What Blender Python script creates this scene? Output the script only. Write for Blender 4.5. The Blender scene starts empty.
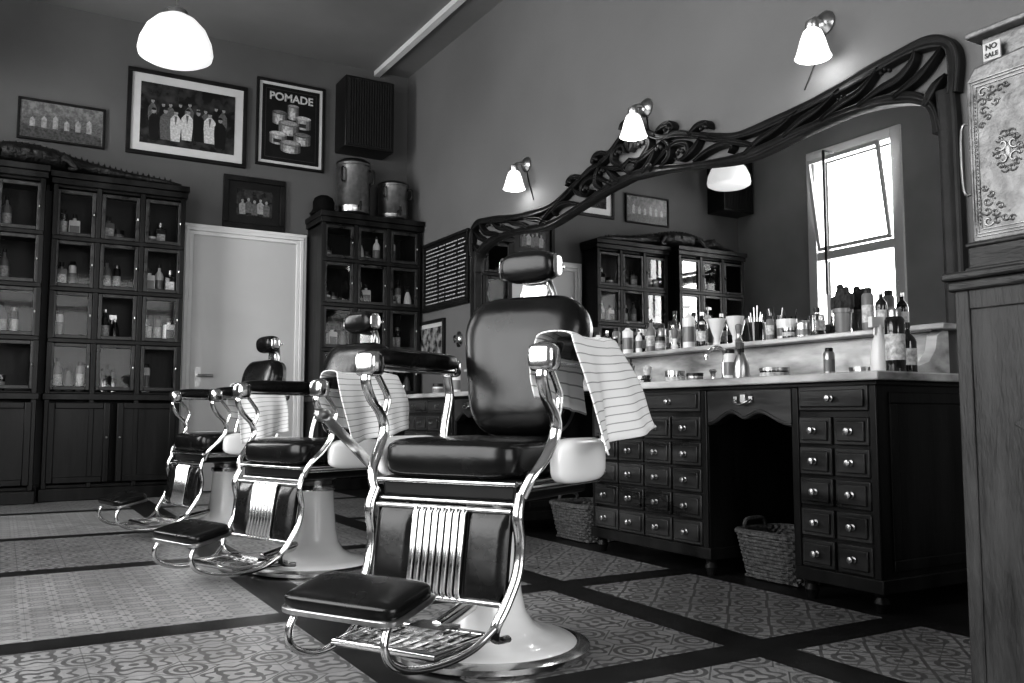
import bpy, math, random
from mathutils import Vector, Matrix
random.seed(7)
SC=bpy.context.scene
COL=SC.collection
PI=math.pi
# ---------------------------------------------------------------- materials
def nt(name):
    m=bpy.data.materials.new(name); m.use_nodes=True
    t=m.node_tree; b=t.nodes.get('Principled BSDF')
    return m,t,b
def mat(name,c,rough=.5,metal=0,var=.15,scale=8,bump=0,coat=0,stretch=(1,1,1),em=0,tr=0,bscale=None,rvar=0,spec=.5):
    m,t,b=nt(name)
    tc=t.nodes.new('ShaderNodeTexCoord'); mp=t.nodes.new('ShaderNodeMapping'); mp.inputs['Scale'].default_value=stretch
    t.links.new(tc.outputs['Object'],mp.inputs[0])
    n=t.nodes.new('ShaderNodeTexNoise'); n.inputs['Scale'].default_value=scale; n.inputs['Detail'].default_value=5
    t.links.new(mp.outputs[0],n.inputs['Vector'])
    r=t.nodes.new('ShaderNodeMapRange'); r.inputs['From Min'].default_value=.3; r.inputs['From Max'].default_value=.7
    r.inputs['To Min'].default_value=c*(1-var); r.inputs['To Max'].default_value=c*(1+var)
    t.links.new(n.outputs[0],r.inputs[0])
    cc=t.nodes.new('ShaderNodeCombineColor')
    for i in range(3): t.links.new(r.outputs[0],cc.inputs[i])
    t.links.new(cc.outputs[0],b.inputs['Base Color'])
    b.inputs['Roughness'].default_value=rough; b.inputs['Metallic'].default_value=metal
    b.inputs['Specular IOR Level'].default_value=spec
    if rvar:
        q=t.nodes.new('ShaderNodeMapRange'); q.inputs['From Min'].default_value=.3; q.inputs['From Max'].default_value=.7
        q.inputs['To Min'].default_value=rough-rvar; q.inputs['To Max'].default_value=rough+rvar
        t.links.new(n.outputs[0],q.inputs[0]); t.links.new(q.outputs[0],b.inputs['Roughness'])
    b.inputs['Coat Weight'].default_value=coat; b.inputs['Coat Roughness'].default_value=.08
    if em:
        b.inputs['Emission Color'].default_value=(1,1,1,1); b.inputs['Emission Strength'].default_value=em
    if tr: b.inputs['Transmission Weight'].default_value=tr
    if bump:
        n2=t.nodes.new('ShaderNodeTexNoise'); n2.inputs['Scale'].default_value=bscale or scale*3; n2.inputs['Detail'].default_value=4
        t.links.new(mp.outputs[0],n2.inputs['Vector'])
        bp=t.nodes.new('ShaderNodeBump'); bp.inputs['Strength'].default_value=bump; bp.inputs['Distance'].default_value=.01
        t.links.new(n2.outputs[0],bp.inputs['Height']); t.links.new(bp.outputs[0],b.inputs['Normal'])
    return m
LEATHER=mat('black_leather',.006,.25,0,.3,12,.05,0,bscale=45,spec=.36,rvar=.04)
CHROME=mat('chrome',.66,.15,1,.1,6)
CHROMED=mat('dull_chrome',.42,.28,1,.25,20)
PORC=mat('porcelain',.9,.2,0,.03,4,coat=.4)
DWOOD=mat('dark_wood',.010,.38,0,.8,9,.12,0,(1,1,.12),bscale=40,rvar=.1,spec=.22)
DWOODY=mat('dark_wood_front',.026,.34,0,.85,14,.14,0,(1,.15,1),bscale=40,rvar=.1,spec=.3)
FWOOD=mat('frame_wood',.010,.5,0,.6,6,.3,.0,bscale=30,spec=.25)
OAK=mat('worn_oak',.036,.5,0,.6,14,.45,0,(1.6,1.6,.3),bscale=70,rvar=.12,spec=.3)
OAKD=mat('worn_oak_edge',.025,.45,0,.7,16,.5,0,(2,.4,2),bscale=40,spec=.3)
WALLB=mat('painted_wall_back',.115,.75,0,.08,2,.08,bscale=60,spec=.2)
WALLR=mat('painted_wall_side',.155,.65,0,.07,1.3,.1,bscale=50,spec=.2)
WALLD=mat('painted_wall_grey',.3,.8,0,.1,2)
CEIL=mat('ceiling_paint',.2,.8,0,.06,2)
WHITE=mat('white_paint',.7,.45,0,.05,3)
DOORM=mat('door_paint',.5,.4,0,.05,2)
MARBLE=mat('marble',.36,.25,0,.6,7,coat=.2,stretch=(1,.5,2))
BLACK=mat('black_plastic',.009,.35,0,.2,5,spec=.35)
DARK=mat('dark_glass_bottle',.012,.08,0,.2,5,coat=.5)
MIDB=mat('grey_plastic',.16,.3,0,.1,5)
WHITEB=mat('white_plastic',.68,.25,0,.04,5)
FLAGM=mat('indicator_enamel',.42,.4,0,.15,40)
PRW=mat('print_white',.5,.3,0,.35,60)
PRG=mat('print_grey',.1,.3,0,.5,60)
PRM=mat('print_mid',.26,.3,0,.4,40)
LABEL=mat('paper_label',.45,.6,0,.5,60)
PAPER=mat('mat_board',.55,.7,0,.04,10)
WICK=mat('wicker',.09,.7,0,.6,60,.5)
CROC=mat('reptile_hide',.007,.45,0,.6,30,1.0,0,bscale=50,spec=.4)
FELT=mat('felt',.006,.9,0,.3,20,spec=.1)
SHADE=mat('glowing_shade',.8,.4,0,.02,4,em=1.1)
SHADED=mat('opal_glass',.8,.25,0,.02,4,em=.6)
SILV=mat('register_nickel',.17,.5,.55,.3,30,.3,bscale=70)
IRON=mat('engraved_relief',.24,.38,.7,.4,30,.2)
SPK=mat('speaker_cloth',.022,.8,0,.4,150,.3,spec=.2)
BOARD=mat('black_board',.010,.4,0,.3,10,spec=.3)
LEAF=mat('cactus_skin',.03,.6,0,.5,40,.6,spec=.3)
def glassmat(name,fac=.12,rough=.02,col=(1,1,1,1),k=.5):
    m,t,b=nt(name); out=t.nodes['Material Output']; t.nodes.remove(b)
    tr=t.nodes.new('ShaderNodeBsdfTransparent'); tr.inputs[0].default_value=col
    g=t.nodes.new('ShaderNodeBsdfGlossy'); g.inputs['Roughness'].default_value=rough
    lw=t.nodes.new('ShaderNodeLayerWeight'); lw.inputs[0].default_value=.3
    ad=t.nodes.new('ShaderNodeMath'); ad.operation='MULTIPLY_ADD'; ad.inputs[1].default_value=k; ad.inputs[2].default_value=fac
    t.links.new(lw.outputs['Fresnel'],ad.inputs[0])
    mx=t.nodes.new('ShaderNodeMixShader'); t.links.new(ad.outputs[0],mx.inputs[0])
    t.links.new(tr.outputs[0],mx.inputs[1]); t.links.new(g.outputs[0],mx.inputs[2]); t.links.new(mx.outputs[0],out.inputs[0])
    return m
GLASS=glassmat('pane_glass',.012,.04,(.85,.85,.85,1),.26)
CLEARB=glassmat('clear_bottle',.25,.05,(.6,.6,.6,1))
def mirmat():
    m,t,b=nt('mirror_silver'); b.inputs['Metallic'].default_value=1; b.inputs['Roughness'].default_value=.01
    b.inputs['Base Color'].default_value=(.75,.75,.75,1); return m
MIRROR=mirmat()
class NB:
    def __init__(s,t): s.t=t
    def m(s,op,a,b=None,c=None):
        n=s.t.nodes.new('ShaderNodeMath'); n.operation=op
        for i,x in enumerate((a,b,c)):
            if x is None: continue
            if isinstance(x,(int,float)): n.inputs[i].default_value=x
            else: s.t.links.new(x,n.inputs[i])
        return n.outputs[0]
def stripes(name,c0,c1,ax,freq,duty,rough=.9,off=0):
    m,t,b=nt(name); N=NB(t); tc=t.nodes.new('ShaderNodeTexCoord'); sp=t.nodes.new('ShaderNodeSeparateXYZ')
    t.links.new(tc.outputs['UV'],sp.inputs[0])
    f=N.m('FRACT',N.m('MULTIPLY_ADD',sp.outputs[ax],freq,off)); g=N.m('LESS_THAN',f,duty)
    v=N.m('MULTIPLY_ADD',g,c1-c0,c0)
    cc=t.nodes.new('ShaderNodeCombineColor')
    for i in range(3): t.links.new(v,cc.inputs[i])
    t.links.new(cc.outputs[0],b.inputs['Base Color']); b.inputs['Roughness'].default_value=rough
    return m
TOWEL=stripes('striped_towel',.8,.33,1,22,.12)
def tilemat(name,S,hi,lo,kind):
    m,t,b=nt(name); N=NB(t); g=t.nodes.new('ShaderNodeNewGeometry'); sp=t.nodes.new('ShaderNodeSeparateXYZ')
    t.links.new(g.outputs['Position'],sp.inputs[0])
    def fr(o): return N.m('SUBTRACT',N.m('FRACT',N.m('ADD',N.m('MULTIPLY',o,1/S),100)),.5)
    x=fr(sp.outputs[0]); y=fr(sp.outputs[1])
    ax=N.m('ABSOLUTE',x); ay=N.m('ABSOLUTE',y)
    r=N.m('SQRT',N.m('ADD',N.m('MULTIPLY',x,x),N.m('MULTIPLY',y,y)))
    an=N.m('ARCTAN2',y,x)
    cx=N.m('SUBTRACT',ax,.5); cy=N.m('SUBTRACT',ay,.5)
    rc=N.m('SQRT',N.m('ADD',N.m('MULTIPLY',cx,cx),N.m('MULTIPLY',cy,cy)))
    def band(v,c,w): return N.m('LESS_THAN',N.m('ABSOLUTE',N.m('SUBTRACT',v,c)),w)
    mx=lambda *a: a[0] if len(a)==1 else N.m('MAXIMUM',a[0],mx(*a[1:]))
    if kind==0:
        pet=N.m('ADD',r,N.m('MULTIPLY',N.m('COSINE',N.m('MULTIPLY',an,8)),.05))
        pet2=N.m('ADD',r,N.m('MULTIPLY',N.m('COSINE',N.m('MULTIPLY',an,4)),.05))
        p=mx(band(pet,.36,.03),band(pet2,.2,.045),N.m('LESS_THAN',r,.06),band(rc,.22,.03),band(rc,.11,.03),band(N.m('ADD',ax,ay),.62,.015))
    elif kind==1:
        d=N.m('ADD',ax,ay)
        p=mx(band(d,.48,.04),band(r,.22,.04),N.m('LESS_THAN',r,.08),band(rc,.2,.045),N.m('LESS_THAN',rc,.1),N.m('LESS_THAN',N.m('MULTIPLY',ax,ay),.001),N.m('GREATER_THAN',N.m('COSINE',N.m('MULTIPLY',an,12)),.9))
    else:
        pet=N.m('ADD',r,N.m('MULTIPLY',N.m('COSINE',N.m('MULTIPLY',an,4)),.1))
        p=mx(band(pet,.3,.06),band(pet,.12,.04),N.m('LESS_THAN',rc,.12))
    nz=t.nodes.new('ShaderNodeTexNoise'); nz.inputs['Scale'].default_value=3.5; nz.inputs['Detail'].default_value=7; nz.inputs['Roughness'].default_value=.65
    t.links.new(g.outputs['Position'],nz.inputs['Vector'])
    grout=N.m('GREATER_THAN',N.m('MAXIMUM',ax,ay),.492)
    v=N.m('MULTIPLY_ADD',N.m('MULTIPLY',p,N.m('MULTIPLY_ADD',nz.outputs[0],1.1,.35)),lo-hi,hi)
    v=N.m('MAXIMUM',v,lo*.8)
    v=N.m('MULTIPLY',v,N.m('MULTIPLY_ADD',nz.outputs[0],1.5,.25))
    v=N.m('MULTIPLY',v,N.m('MULTIPLY_ADD',grout,-.4,1))
    cc=t.nodes.new('ShaderNodeCombineColor')
    for i in range(3): t.links.new(v,cc.inputs[i])
    t.links.new(cc.outputs[0],b.inputs['Base Color'])
    t.links.new(N.m('MULTIPLY_ADD',nz.outputs[0],.4,.15),b.inputs['Roughness'])
    b.inputs['Specular IOR Level'].default_value=.45
    return m
T_A=tilemat('patterned_tile_rosette',.23,.28,.09,0)
T_B=tilemat('patterned_tile_lattice',.19,.27,.09,1)
T_C=tilemat('patterned_tile_small',.1,.29,.15,2)
T_D=mat('dark_tile_band',.012,.42,0,.6,6,spec=.35)
# ---------------------------------------------------------------- mesh builder
def cat(pts,n=8,closed=False):
    P=[Vector(p) for p in pts]; out=[]; L=len(P)
    rng=range(L) if closed else range(L-1)
    for i in rng:
        if closed: a,b,c,d=P[(i-1)%L],P[i],P[(i+1)%L],P[(i+2)%L]
        else: a=P[max(i-1,0)];b=P[i];c=P[i+1];d=P[min(i+2,L-1)]
        for k in range(n):
            t=k/n
            out.append(.5*((2*b)+(c-a)*t+(2*a-5*b+4*c-d)*t*t+(3*b-a-3*c+d)*t**3))
    if not closed: out.append(P[-1])
    return out
class B:
    def __init__(s): s.v=[];s.f=[];s.mi=[];s.M=Matrix.Identity(4);s.uv={}
    def add(s,vs,fs,m=0):
        o=len(s.v); s.v+=[s.M@Vector(p) for p in vs]
        for f in fs: s.f.append([i+o for i in f]); s.mi.append(m)
    def box(s,x0,x1,y0,y1,z0,z1,m=0):
        s.add([(x0,y0,z0),(x1,y0,z0),(x1,y1,z0),(x0,y1,z0),(x0,y0,z1),(x1,y0,z1),(x1,y1,z1),(x0,y1,z1)],
          [(0,3,2,1),(4,5,6,7),(0,1,5,4),(1,2,6,5),(2,3,7,6),(3,0,4,7)],m)
    def tube(s,pts,r,n=10,m=0,closed=False,flat=None):
        P=[Vector(p) for p in pts]; L=len(P); rs=r if isinstance(r,(list,tuple)) else [r]*L
        T=[]
        for i in range(L):
            if closed: d=P[(i+1)%L]-P[(i-1)%L]
            else: d=P[min(i+1,L-1)]-P[max(i-1,0)]
            T.append(d.normalized() if d.length>1e-9 else Vector((0,0,1)))
        up=Vector(flat[0]) if flat else (Vector((0,0,1)) if abs(T[0].z)<.9 else Vector((1,0,0)))
        N0=(up-T[0]*up.dot(T[0])).normalized(); vs=[]
        for i in range(L):
            if flat: N0=Vector(flat[0])
            else:
                N0=N0-T[i]*N0.dot(T[i]); N0.normalize()
            Bn=T[i].cross(N0).normalized()
            sx=flat[1] if flat else 1
            for k in range(n):
                a=2*PI*k/n; vs.append(P[i]+N0*math.cos(a)*rs[i]*sx+Bn*math.sin(a)*rs[i])
        fs=[]
        for i in range(L if closed else L-1):
            j=(i+1)%L
            for k in range(n):
                k2=(k+1)%n; fs.append((i*n+k,i*n+k2,j*n+k2,j*n+k))
        if not closed: fs.append(tuple(range(n))[::-1]); fs.append(tuple((L-1)*n+k for k in range(n)))
        s.add(vs,fs,m)
    def cyl(s,p0,p1,r0,r1=None,n=20,m=0): s.tube([p0,p1],[r0,r0 if r1 is None else r1],n,m)
    def lathe(s,prof,c=(0,0,0),n=32,m=0,capb=True,capt=True):
        vs=[];fs=[]
        for r,z in prof:
            for k in range(n):
                a=2*PI*k/n; vs.append((c[0]+max(r,.0003)*math.cos(a),c[1]+max(r,.0003)*math.sin(a),c[2]+z))
        for i in range(len(prof)-1):
            for k in range(n):
                k2=(k+1)%n; fs.append((i*n+k,i*n+k2,(i+1)*n+k2,(i+1)*n+k))
        if capb: fs.append(tuple(range(n))[::-1])
        if capt: fs.append(tuple((len(prof)-1)*n+k for k in range(n)))
        s.add(vs,fs,m)
    def sup(s,c,h,e1=.5,e2=.5,n=20,m=0):
        def p(a,e): return math.copysign(abs(a)**e,a)
        vs=[];fs=[];R=n//2
        for i in range(R+1):
            ph=-PI/2+PI*i/R
            for k in range(n):
                th=2*PI*k/n
                vs.append((c[0]+h[0]*p(math.cos(ph),e1)*p(math.cos(th),e2),c[1]+h[1]*p(math.cos(ph),e1)*p(math.sin(th),e2),c[2]+h[2]*p(math.sin(ph),e1)))
        for i in range(R):
            for k in range(n):
                k2=(k+1)%n; fs.append((i*n+k,i*n+k2,(i+1)*n+k2,(i+1)*n+k))
        s.add(vs,fs,m)
    def prism(s,poly,ax,a,b,m=0):
        n=len(poly)
        def q(p,t):
            return {'x':(t,p[0],p[1]),'y':(p[0],t,p[1]),'z':(p[0],p[1],t)}[ax]
        vs=[q(p,a) for p in poly]+[q(p,b) for p in poly]
        fs=[tuple(range(n))[::-1],tuple(range(n,2*n))]+[(i,(i+1)%n,(i+1)%n+n,i+n) for i in range(n)]
        s.add(vs,fs,m)
    def sheet(s,grid,th=0,m=0):
        o=len(s.v);R=len(grid);C=len(grid[0])
        s.v+=[s.M@Vector(p) for row in grid for p in row]
        for i in range(R-1):
            for j in range(C-1):
                s.f.append([o+i*C+j,o+i*C+j+1,o+(i+1)*C+j+1,o+(i+1)*C+j]); s.mi.append(m)
                s.uv[len(s.f)-1]=[(i/(R-1),j/(C-1)),(i/(R-1),(j+1)/(C-1)),((i+1)/(R-1),(j+1)/(C-1)),((i+1)/(R-1),j/(C-1))]
    def make(s,name,mats,parent=None,bevel=0,smooth=True,label=None,cat=None,kind=None,group=None,ang=38,loc=None):
        me=bpy.data.meshes.new(name); me.from_pydata([tuple(p) for p in s.v],[],s.f)
        if not isinstance(mats,(list,tuple)): mats=[mats]
        for x in mats: me.materials.append(x)
        me.polygons.foreach_set('material_index',s.mi)
        if s.uv:
            ul=me.uv_layers.new(name='UVMap')
            for fi,u in s.uv.items():
                for li,c in zip(me.polygons[fi].loop_indices,u): ul.data[li].uv=c
        me.validate(); me.update()
        import bmesh
        bm=bmesh.new(); bm.from_mesh(me)
        if not s.uv: bmesh.ops.recalc_face_normals(bm,faces=bm.faces)
        bm.to_mesh(me); bm.free()
        if smooth:
            me.polygons.foreach_set('use_smooth',[True]*len(me.polygons)); me.set_sharp_from_angle(angle=math.radians(ang))
        o=bpy.data.objects.new(name,me); COL.objects.link(o)
        if parent: o.parent=parent
        if loc: o.location=loc
        if bevel:
            md=o.modifiers.new('bevel','BEVEL'); md.width=bevel; md.segments=2; md.limit_method='ANGLE'; md.angle_limit=math.radians(50)
        tag(o,label,cat,kind,group); return o
def tag(o,label=None,cat=None,kind=None,group=None):
    if label:o['label']=label
    if cat:o['category']=cat
    if kind:o['kind']=kind
    if group:o['group']=group
def empty(name,loc=(0,0,0),rz=0,label=None,cat=None,group=None):
    o=bpy.data.objects.new(name,None); o.empty_display_size=.1; o.location=loc; o.rotation_euler=(0,0,rz); COL.objects.link(o); tag(o,label,cat,None,group); return o
def copy_tree(o,loc=None,rz=None,label=None,parent=None,skip=()):
    c=o.copy(); COL.objects.link(c)
    if parent: c.parent=parent
    if loc is not None:c.location=loc
    if rz is not None:c.rotation_euler=(0,0,rz)
    if label:c['label']=label
    for ch in list(o.children):
        if ch.name.split('.')[0] in skip: continue
        copy_tree(ch,parent=c)
    return c
def slab(name,x0,x1,y0,y1,z0,z1,m,kind='structure',bevel=0):
    b=B(); b.box(x0,x1,y0,y1,z0,z1); return b.make(name,m,kind=kind,smooth=False,bevel=bevel)
# ---------------------------------------------------------------- room
XL,XR,YF,YB,ZC=-1.15,3.5,-2.2,8.15,4.15
b=B()
xs=[XL,.86,1.06,1.88,2.03,2.6,XR]; ys=[YF,-.88,-.74,.56,.70,1.84,1.98,2.93,3.07,4.32,4.45,5.52,5.64,6.92,7.04,YB]
for i in range(len(xs)-1):
    for j in range(len(ys)-1):
        band=(i%2==1) or (j%2==1) or i==5
        if band:k=3
        elif i==2:k=0
        else:k=1
        if i==0: k={0:0,1:0,2:0,3:0,4:2,5:1,6:2,7:1}[j//2] if not band else 3
        b.add([(xs[i],ys[j],0),(xs[i+1],ys[j],0),(xs[i+1],ys[j+1],0),(xs[i],ys[j+1],0)],[(0,1,2,3)],k)
b.box(XL,XR,YF,YB,-.12,-.01,3)
b.make('floor',[T_A,T_B,T_C,T_D],kind='structure',smooth=False)
slab('ceiling',XL-.2,XR+.2,YF-.2,YB+.2,ZC,ZC+.1,CEIL)
slab('wall_back',XL-.2,XR+.2,YB,YB+.15,0,ZC,WALLB)
slab('wall_right',XR,XR+.15,YF,YB,0,ZC,WALLR)
def wall_x(name,x0,x1,y0,y1,z0,z1,holes,m):
    b=B(); y=y0
    for (a,c,d,e) in sorted(holes):
        b.box(x0,x1,y,a,z0,z1); b.box(x0,x1,a,c,z0,d); b.box(x0,x1,a,c,e,z1); y=c
    b.box(x0,x1,y,y1,z0,z1); return b.make(name,m,kind='structure',smooth=False)
W1=(5.8,6.95,1.0,3.7); W2=(.9,4.3,.6,3.5)
wall_x('wall_left',XL-.15,XL,YF,YB,0,ZC,[W1,W2],WALLD)
b=B()
fx0,fx1,fz0,fz1=-.7,2.6,.5,3.3
b.box(XL,fx0,YF-.15,YF,0,ZC); b.box(fx1,XR,YF-.15,YF,0,ZC); b.box(fx0,fx1,YF-.15,YF,0,fz0); b.box(fx0,fx1,YF-.15,YF,fz1,ZC)
b.make('wall_front',WALLD,kind='structure',smooth=False)
def win(name,W,mull,trans,tilt=False):
    y0,y1,z0,z1=W; b=B(); x0,x1=XL-.12,XL+.03; f=.07
    b.box(x0,x1,y0-.05,y0+f,z0-.05,z1+.05); b.box(x0,x1,y1-f,y1+.05,z0-.05,z1+.05); b.box(x0,x1,y0+f,y1-f,z0-.05,z0+f); b.box(x0,x1,y0+f,y1-f,z1-f,z1+.05)
    for t in trans: b.box(x0+.02,x1-.01,y0+f,y1-f,t-.05,t+.05)
    for q in mull: b.box(x0+.02,x1-.01,q-.03,q+.03,z0+f,z1-f)
    if tilt:
        t=trans[0]+.06; y0s,y1s=y0+f+.02,y1-f-.02; hgt=z1-f-t-.02
        s=B(); s.M=Matrix.Translation((XL+.02,0,t))@Matrix.Rotation(math.radians(9),4,'Y')
        s.box(-.015,.015,y0s,y0s+.045,0,hgt); s.box(-.015,.015,y1s-.045,y1s,0,hgt); s.box(-.015,.015,y0s+.045,y1s-.045,0,.045); s.box(-.015,.015,y0s+.045,y1s-.045,hgt-.045,hgt)
        o=len(b.v); b.v+=s.v; b.f+=[[i+o for i in f_] for f_ in s.f]; b.mi+=s.mi
    return b.make(name,WHITE,kind='structure',bevel=.006,smooth=False)
win('window_1',W1,[],[2.5],True)
win('window_2',W2,[2.0,3.2],[2.7])
b=B()
for x in (fx0,.4,1.5,fx1-.06): b.box(x,x+.06,YF-.12,YF+.02,fz0,fz1)
b.box(fx0,fx1,YF-.12,YF+.02,2.6,2.68); b.make('window_3',WHITE,kind='structure',smooth=False)
b=B(); b.tube([(XL+.3,6.52,3.62),(XL+.3,6.52,2.0)],.016,8); b.tube([(XL-.0,6.52,3.62),(XL+.31,6.52,3.62)],.01,8); b.make('trim_3',BLACK,kind='structure')
b=B()
for (o_,d_) in ((0,.045),(.03,.06),(.065,.05)):
    b.box(1.33+o_,1.33+o_+.035,YB-d_,YB,0,2.39-o_); b.box(2.46-o_-.035,2.46-o_,YB-d_,YB,0,2.39-o_); b.box(1.33+o_,2.46-o_,YB-d_-.002,YB,2.39-o_-.035,2.39-o_)
b.make('trim_1',WHITE,kind='structure',bevel=.006)
d=B(); d.box(1.43,2.36,YB-.035,YB-.001,.01,2.292)
dr=d.make('door_1',DOORM,kind='structure',bevel=.004)
h=B(); h.cyl((1.50,YB-.035,1.03),(1.50,YB-.09,1.03),.012,m=0); h.tube([(1.49,YB-.09,1.03),(1.62,YB-.09,1.03)],.012); h.box(1.475,1.525,YB-.042,YB-.034,.93,1.1)
h.make('door_handle',CHROMED,parent=dr,label='chrome lever handle')
slab('trim_2',3.13,3.19,YF,YB,ZC-.05,ZC,WHITE)
slab('baseboard_right',XR-.02,XR,YF,YB,0,.12,DWOOD)
slab('baseboard_back',XL,1.33,YB-.02,YB,0,.12,DWOOD)
# ---------------------------------------------------------------- barber chair
FL=((0,1,0),1.7)
def make_chair(loc,rz,label):
    R=empty('barber_chair',loc,rz,label,'barber chair','row of barber chairs')
    b=B(); b.lathe([(.28,0),(.29,.008),(.29,.022),(.262,.03),(.24,.03)],n=48); b.make('base_ring',CHROME,R)
    b=B(); b.lathe([(.258,.026),(.245,.036),(.205,.046),(.16,.058),(.125,.08),(.104,.115),(.092,.17),(.085,.24),(.08,.31),(.078,.35)],n=40); b.make('pedestal',PORC,R,label='white porcelain pedestal')
    b=B(); b.lathe([(.083,.345),(.086,.35),(.086,.37),(.062,.374),(.062,.39)],n=32); b.make('pedestal_collar',CHROME,R)
    b=B(); b.lathe([(.07,.37),(.07,.43),(.1,.44),(.1,.455)],n=32); b.make('pump_column',CHROMED,R)
    b=B(); b.box(-.2,.23,-.22,.22,.45,.51); b.make('seat_frame',BLACK,R,bevel=.012)
    b=B()
    for s in (-1,1): b.tube([(-.2,s*.224,.50),(.24,s*.224,.50)],.007)
    b.tube([(.242,-.224,.50),(.242,.224,.50)],.007); b.tube([(.236,-.22,.448),(.236,.22,.448)],.006); b.make('seat_rail',CHROME,R)
    b=B(); b.sup((.02,0,.56),(.235,.222,.058),.38,.28,40); b.make('seat',LEATHER,R)
    BM=Matrix.Translation((-.165,0,.59))@Matrix.Rotation(math.radians(-9),4,'Y')
    def back(b,k,xf,xb,bul):
        ol=[]
        for i in range(64):
            a=2*PI*i/64; y=math.copysign(abs(math.cos(a))**.42,math.cos(a)); z=math.copysign(abs(math.sin(a))**(.62 if math.sin(a)>0 else .4),math.sin(a))
            w=.202+.04*max(-1,min(.55,z))
            ol.append((y*w*k,z*.225*k+.25))
        rings=[(xb,1.0),(xf-bul*.2,1.0),(xf+bul*.3,.965),(xf+bul*.6,.88),(xf+bul*.85,.68),(xf+bul*.97,.36)]
        vs=[];fs=[];N=64
        for x,sc in rings:
            for y,z in ol: vs.append((x,y*sc,(z-.25)*sc+.25))
        for i in range(len(rings)-1):
            for q in range(N): fs.append((i*N+q,i*N+(q+1)%N,(i+1)*N+(q+1)%N,(i+1)*N+q))
        vs.append((xf+bul,0,.25)); c=len(vs)-1
        for q in range(N): fs.append(((len(rings)-1)*N+q,(len(rings)-1)*N+(q+1)%N,c))
        fs.append(tuple(range(N))[::-1]); b.add(vs,fs)
    b=B(); b.M=BM; back(b,1.0,.02,-.02,.05); b.make('backrest',LEATHER,R,ang=70)
    b=B(); b.M=BM; back(b,.985,-.022,-.045,.002)
    b.tube([(-.05,-.06,.3),(-.06,-.06,.50),(-.05,-.03,.57)],.009); b.tube([(-.05,.06,.3),(-.06,.06,.50),(-.05,.03,.57)],.009)
    b.make('back_shell',CHROMED,R,ang=50)
    HX=-.25
    b=B(); b.M=Matrix.Translation((HX,0,1.16))@Matrix.Rotation(math.radians(8),4,'Y'); b.sup((0,0,0),(.045,.098,.054),.75,.4,32); b.make('headrest',LEATHER,R)
    b=B()
    for s in (-1,1): b.sup((HX,s*.099,1.16),(.030,.006,.038),.7,.7,18)
    b.box(HX-.055,HX-.042,-.03,.03,1.01,1.19); b.tube([(HX-.045,-.1,1.16),(HX-.045,.1,1.16)],.008)
    b.box(HX-.05,HX-.025,-.045,.045,1.05,1.115); b.make('headrest_post',CHROME,R,bevel=.004)
    for s in (-1,1):
        y=s*.29
        b=B(); b.sup((-.01,y,.852),(.215,.044,.030),.5,.35,24); b.make('armrest',LEATHER,R)
        b=B(); b.sup((-.01,y,.825),(.22,.034,.012),.4,.3,24)
        b.sup((.207,y,.83),(.032,.040,.038),.5,.5,20); b.sup((-.22,y,.835),(.02,.038,.03),.6,.6,16)
        b.tube(cat([(.205,y,.82),(.225,y,.785),(.20,y,.73),(.15,y,.68),(.14,y*.99,.63),(.18,y*.96,.57),(.225,y*.9,.52),(.24,y*.82,.465)],6),.0105,12,flat=FL)
        b.tube(cat([(.19,y,.82),(.15,y,.775),(.12,y,.73),(.135,y,.68)],6),.007,10,flat=FL)
        b.tube(cat([(-.2,y,.81),(-.215,y,.74),(-.19,y,.65),(-.17,y*.97,.56),(-.16,y*.85,.49)],6),.010,12,flat=FL)
        b.tube([(-.19,y*.9,.49),(.225,y*.88,.49)],.009,10)
        b.make('arm_frame',CHROME,R)
        b=B(); b.sup((.0,y,.555),(.155,.028,.062),.5,.6,32); b.make('side_apron',PORC,R,label='white enamel side panel')
        b=B(); b.tube(cat([(.24,s*.236,.475),(.262,s*.240,.42),(.25,s*.240,.35),(.262,s*.238,.275),(.30,s*.228,.205),(.328,s*.215,.155),(.305,s*.2,.12),(.25,s*.2,.11)],6),.0105,12,flat=((0,1,0),1.5))
        b.tube(cat([(.328,s*.215,.155),(.39,s*.19,.115),(.48,s*.17,.1),(.58,s*.15,.105),(.655,s*.145,.135),(.675,s*.14,.18),(.645,s*.135,.235)],6),.0095,10)
        b.make('leg_frame',CHROME,R)
    M=Matrix.Translation((.248,0,.430))@Matrix.Rotation(math.radians(-9),4,'Y')
    b=B(); b.M=M; b.box(-.012,.004,-.215,.215,-.23,0); b.make('apron_board',BLACK,R)
    for s in (-1,1):
        b=B(); b.M=M
        n=10; vs=[];fs=[]
        for i in range(n+1):
            for j in range(n+1):
                u,v=i/n,j/n; e=(1-abs(2*u-1)**6)*(1-abs(2*v-1)**6); vs.append((.004+.014*e,s*.150+(u-.5)*.122,-.225+.22*v))
        for i in range(n):
            for j in range(n): a_=i*(n+1)+j; fs.append((a_,a_+1,a_+n+2,a_+n+1))
        b.add(vs,fs); b.make('apron_pad',LEATHER,R,ang=80)
    b=B(); b.M=M
    for i in range(8):
        y=-.077+i*.022; b.tube([(.006,y,-.226),(.013,y,-.214),(.014,y,-.015),(.006,y,-.003)],.0088,10)
    b.tube([(.004,-.217,0),(.004,.217,0)],.008); b.tube([(.004,-.217,-.232),(.004,.217,-.232)],.008)
    b.make('apron_ribs',CHROME,R)
    b=B(); F=[(.27,-.17),(.27,.17),(.50,.15),(.50,-.15)]
    b.tube([(x,y,.115) for x,y in F],.011,10,closed=True)
    for i in range(9):
        y=-.132+i*.033; b.tube([(.275,y*1.1,.117),(.495,y,.117)],.005,6)
    for x in (.33,.39,.45): b.tube([(x,-.16,.115),(x,.16,.115)],.005,6)
    b.box(.25,.33,-.06,.06,.105,.13); b.tube([(.1,0,.15),(.27,0,.118)],.02)
    b.make('foot_plate',CHROME,R)
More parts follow.
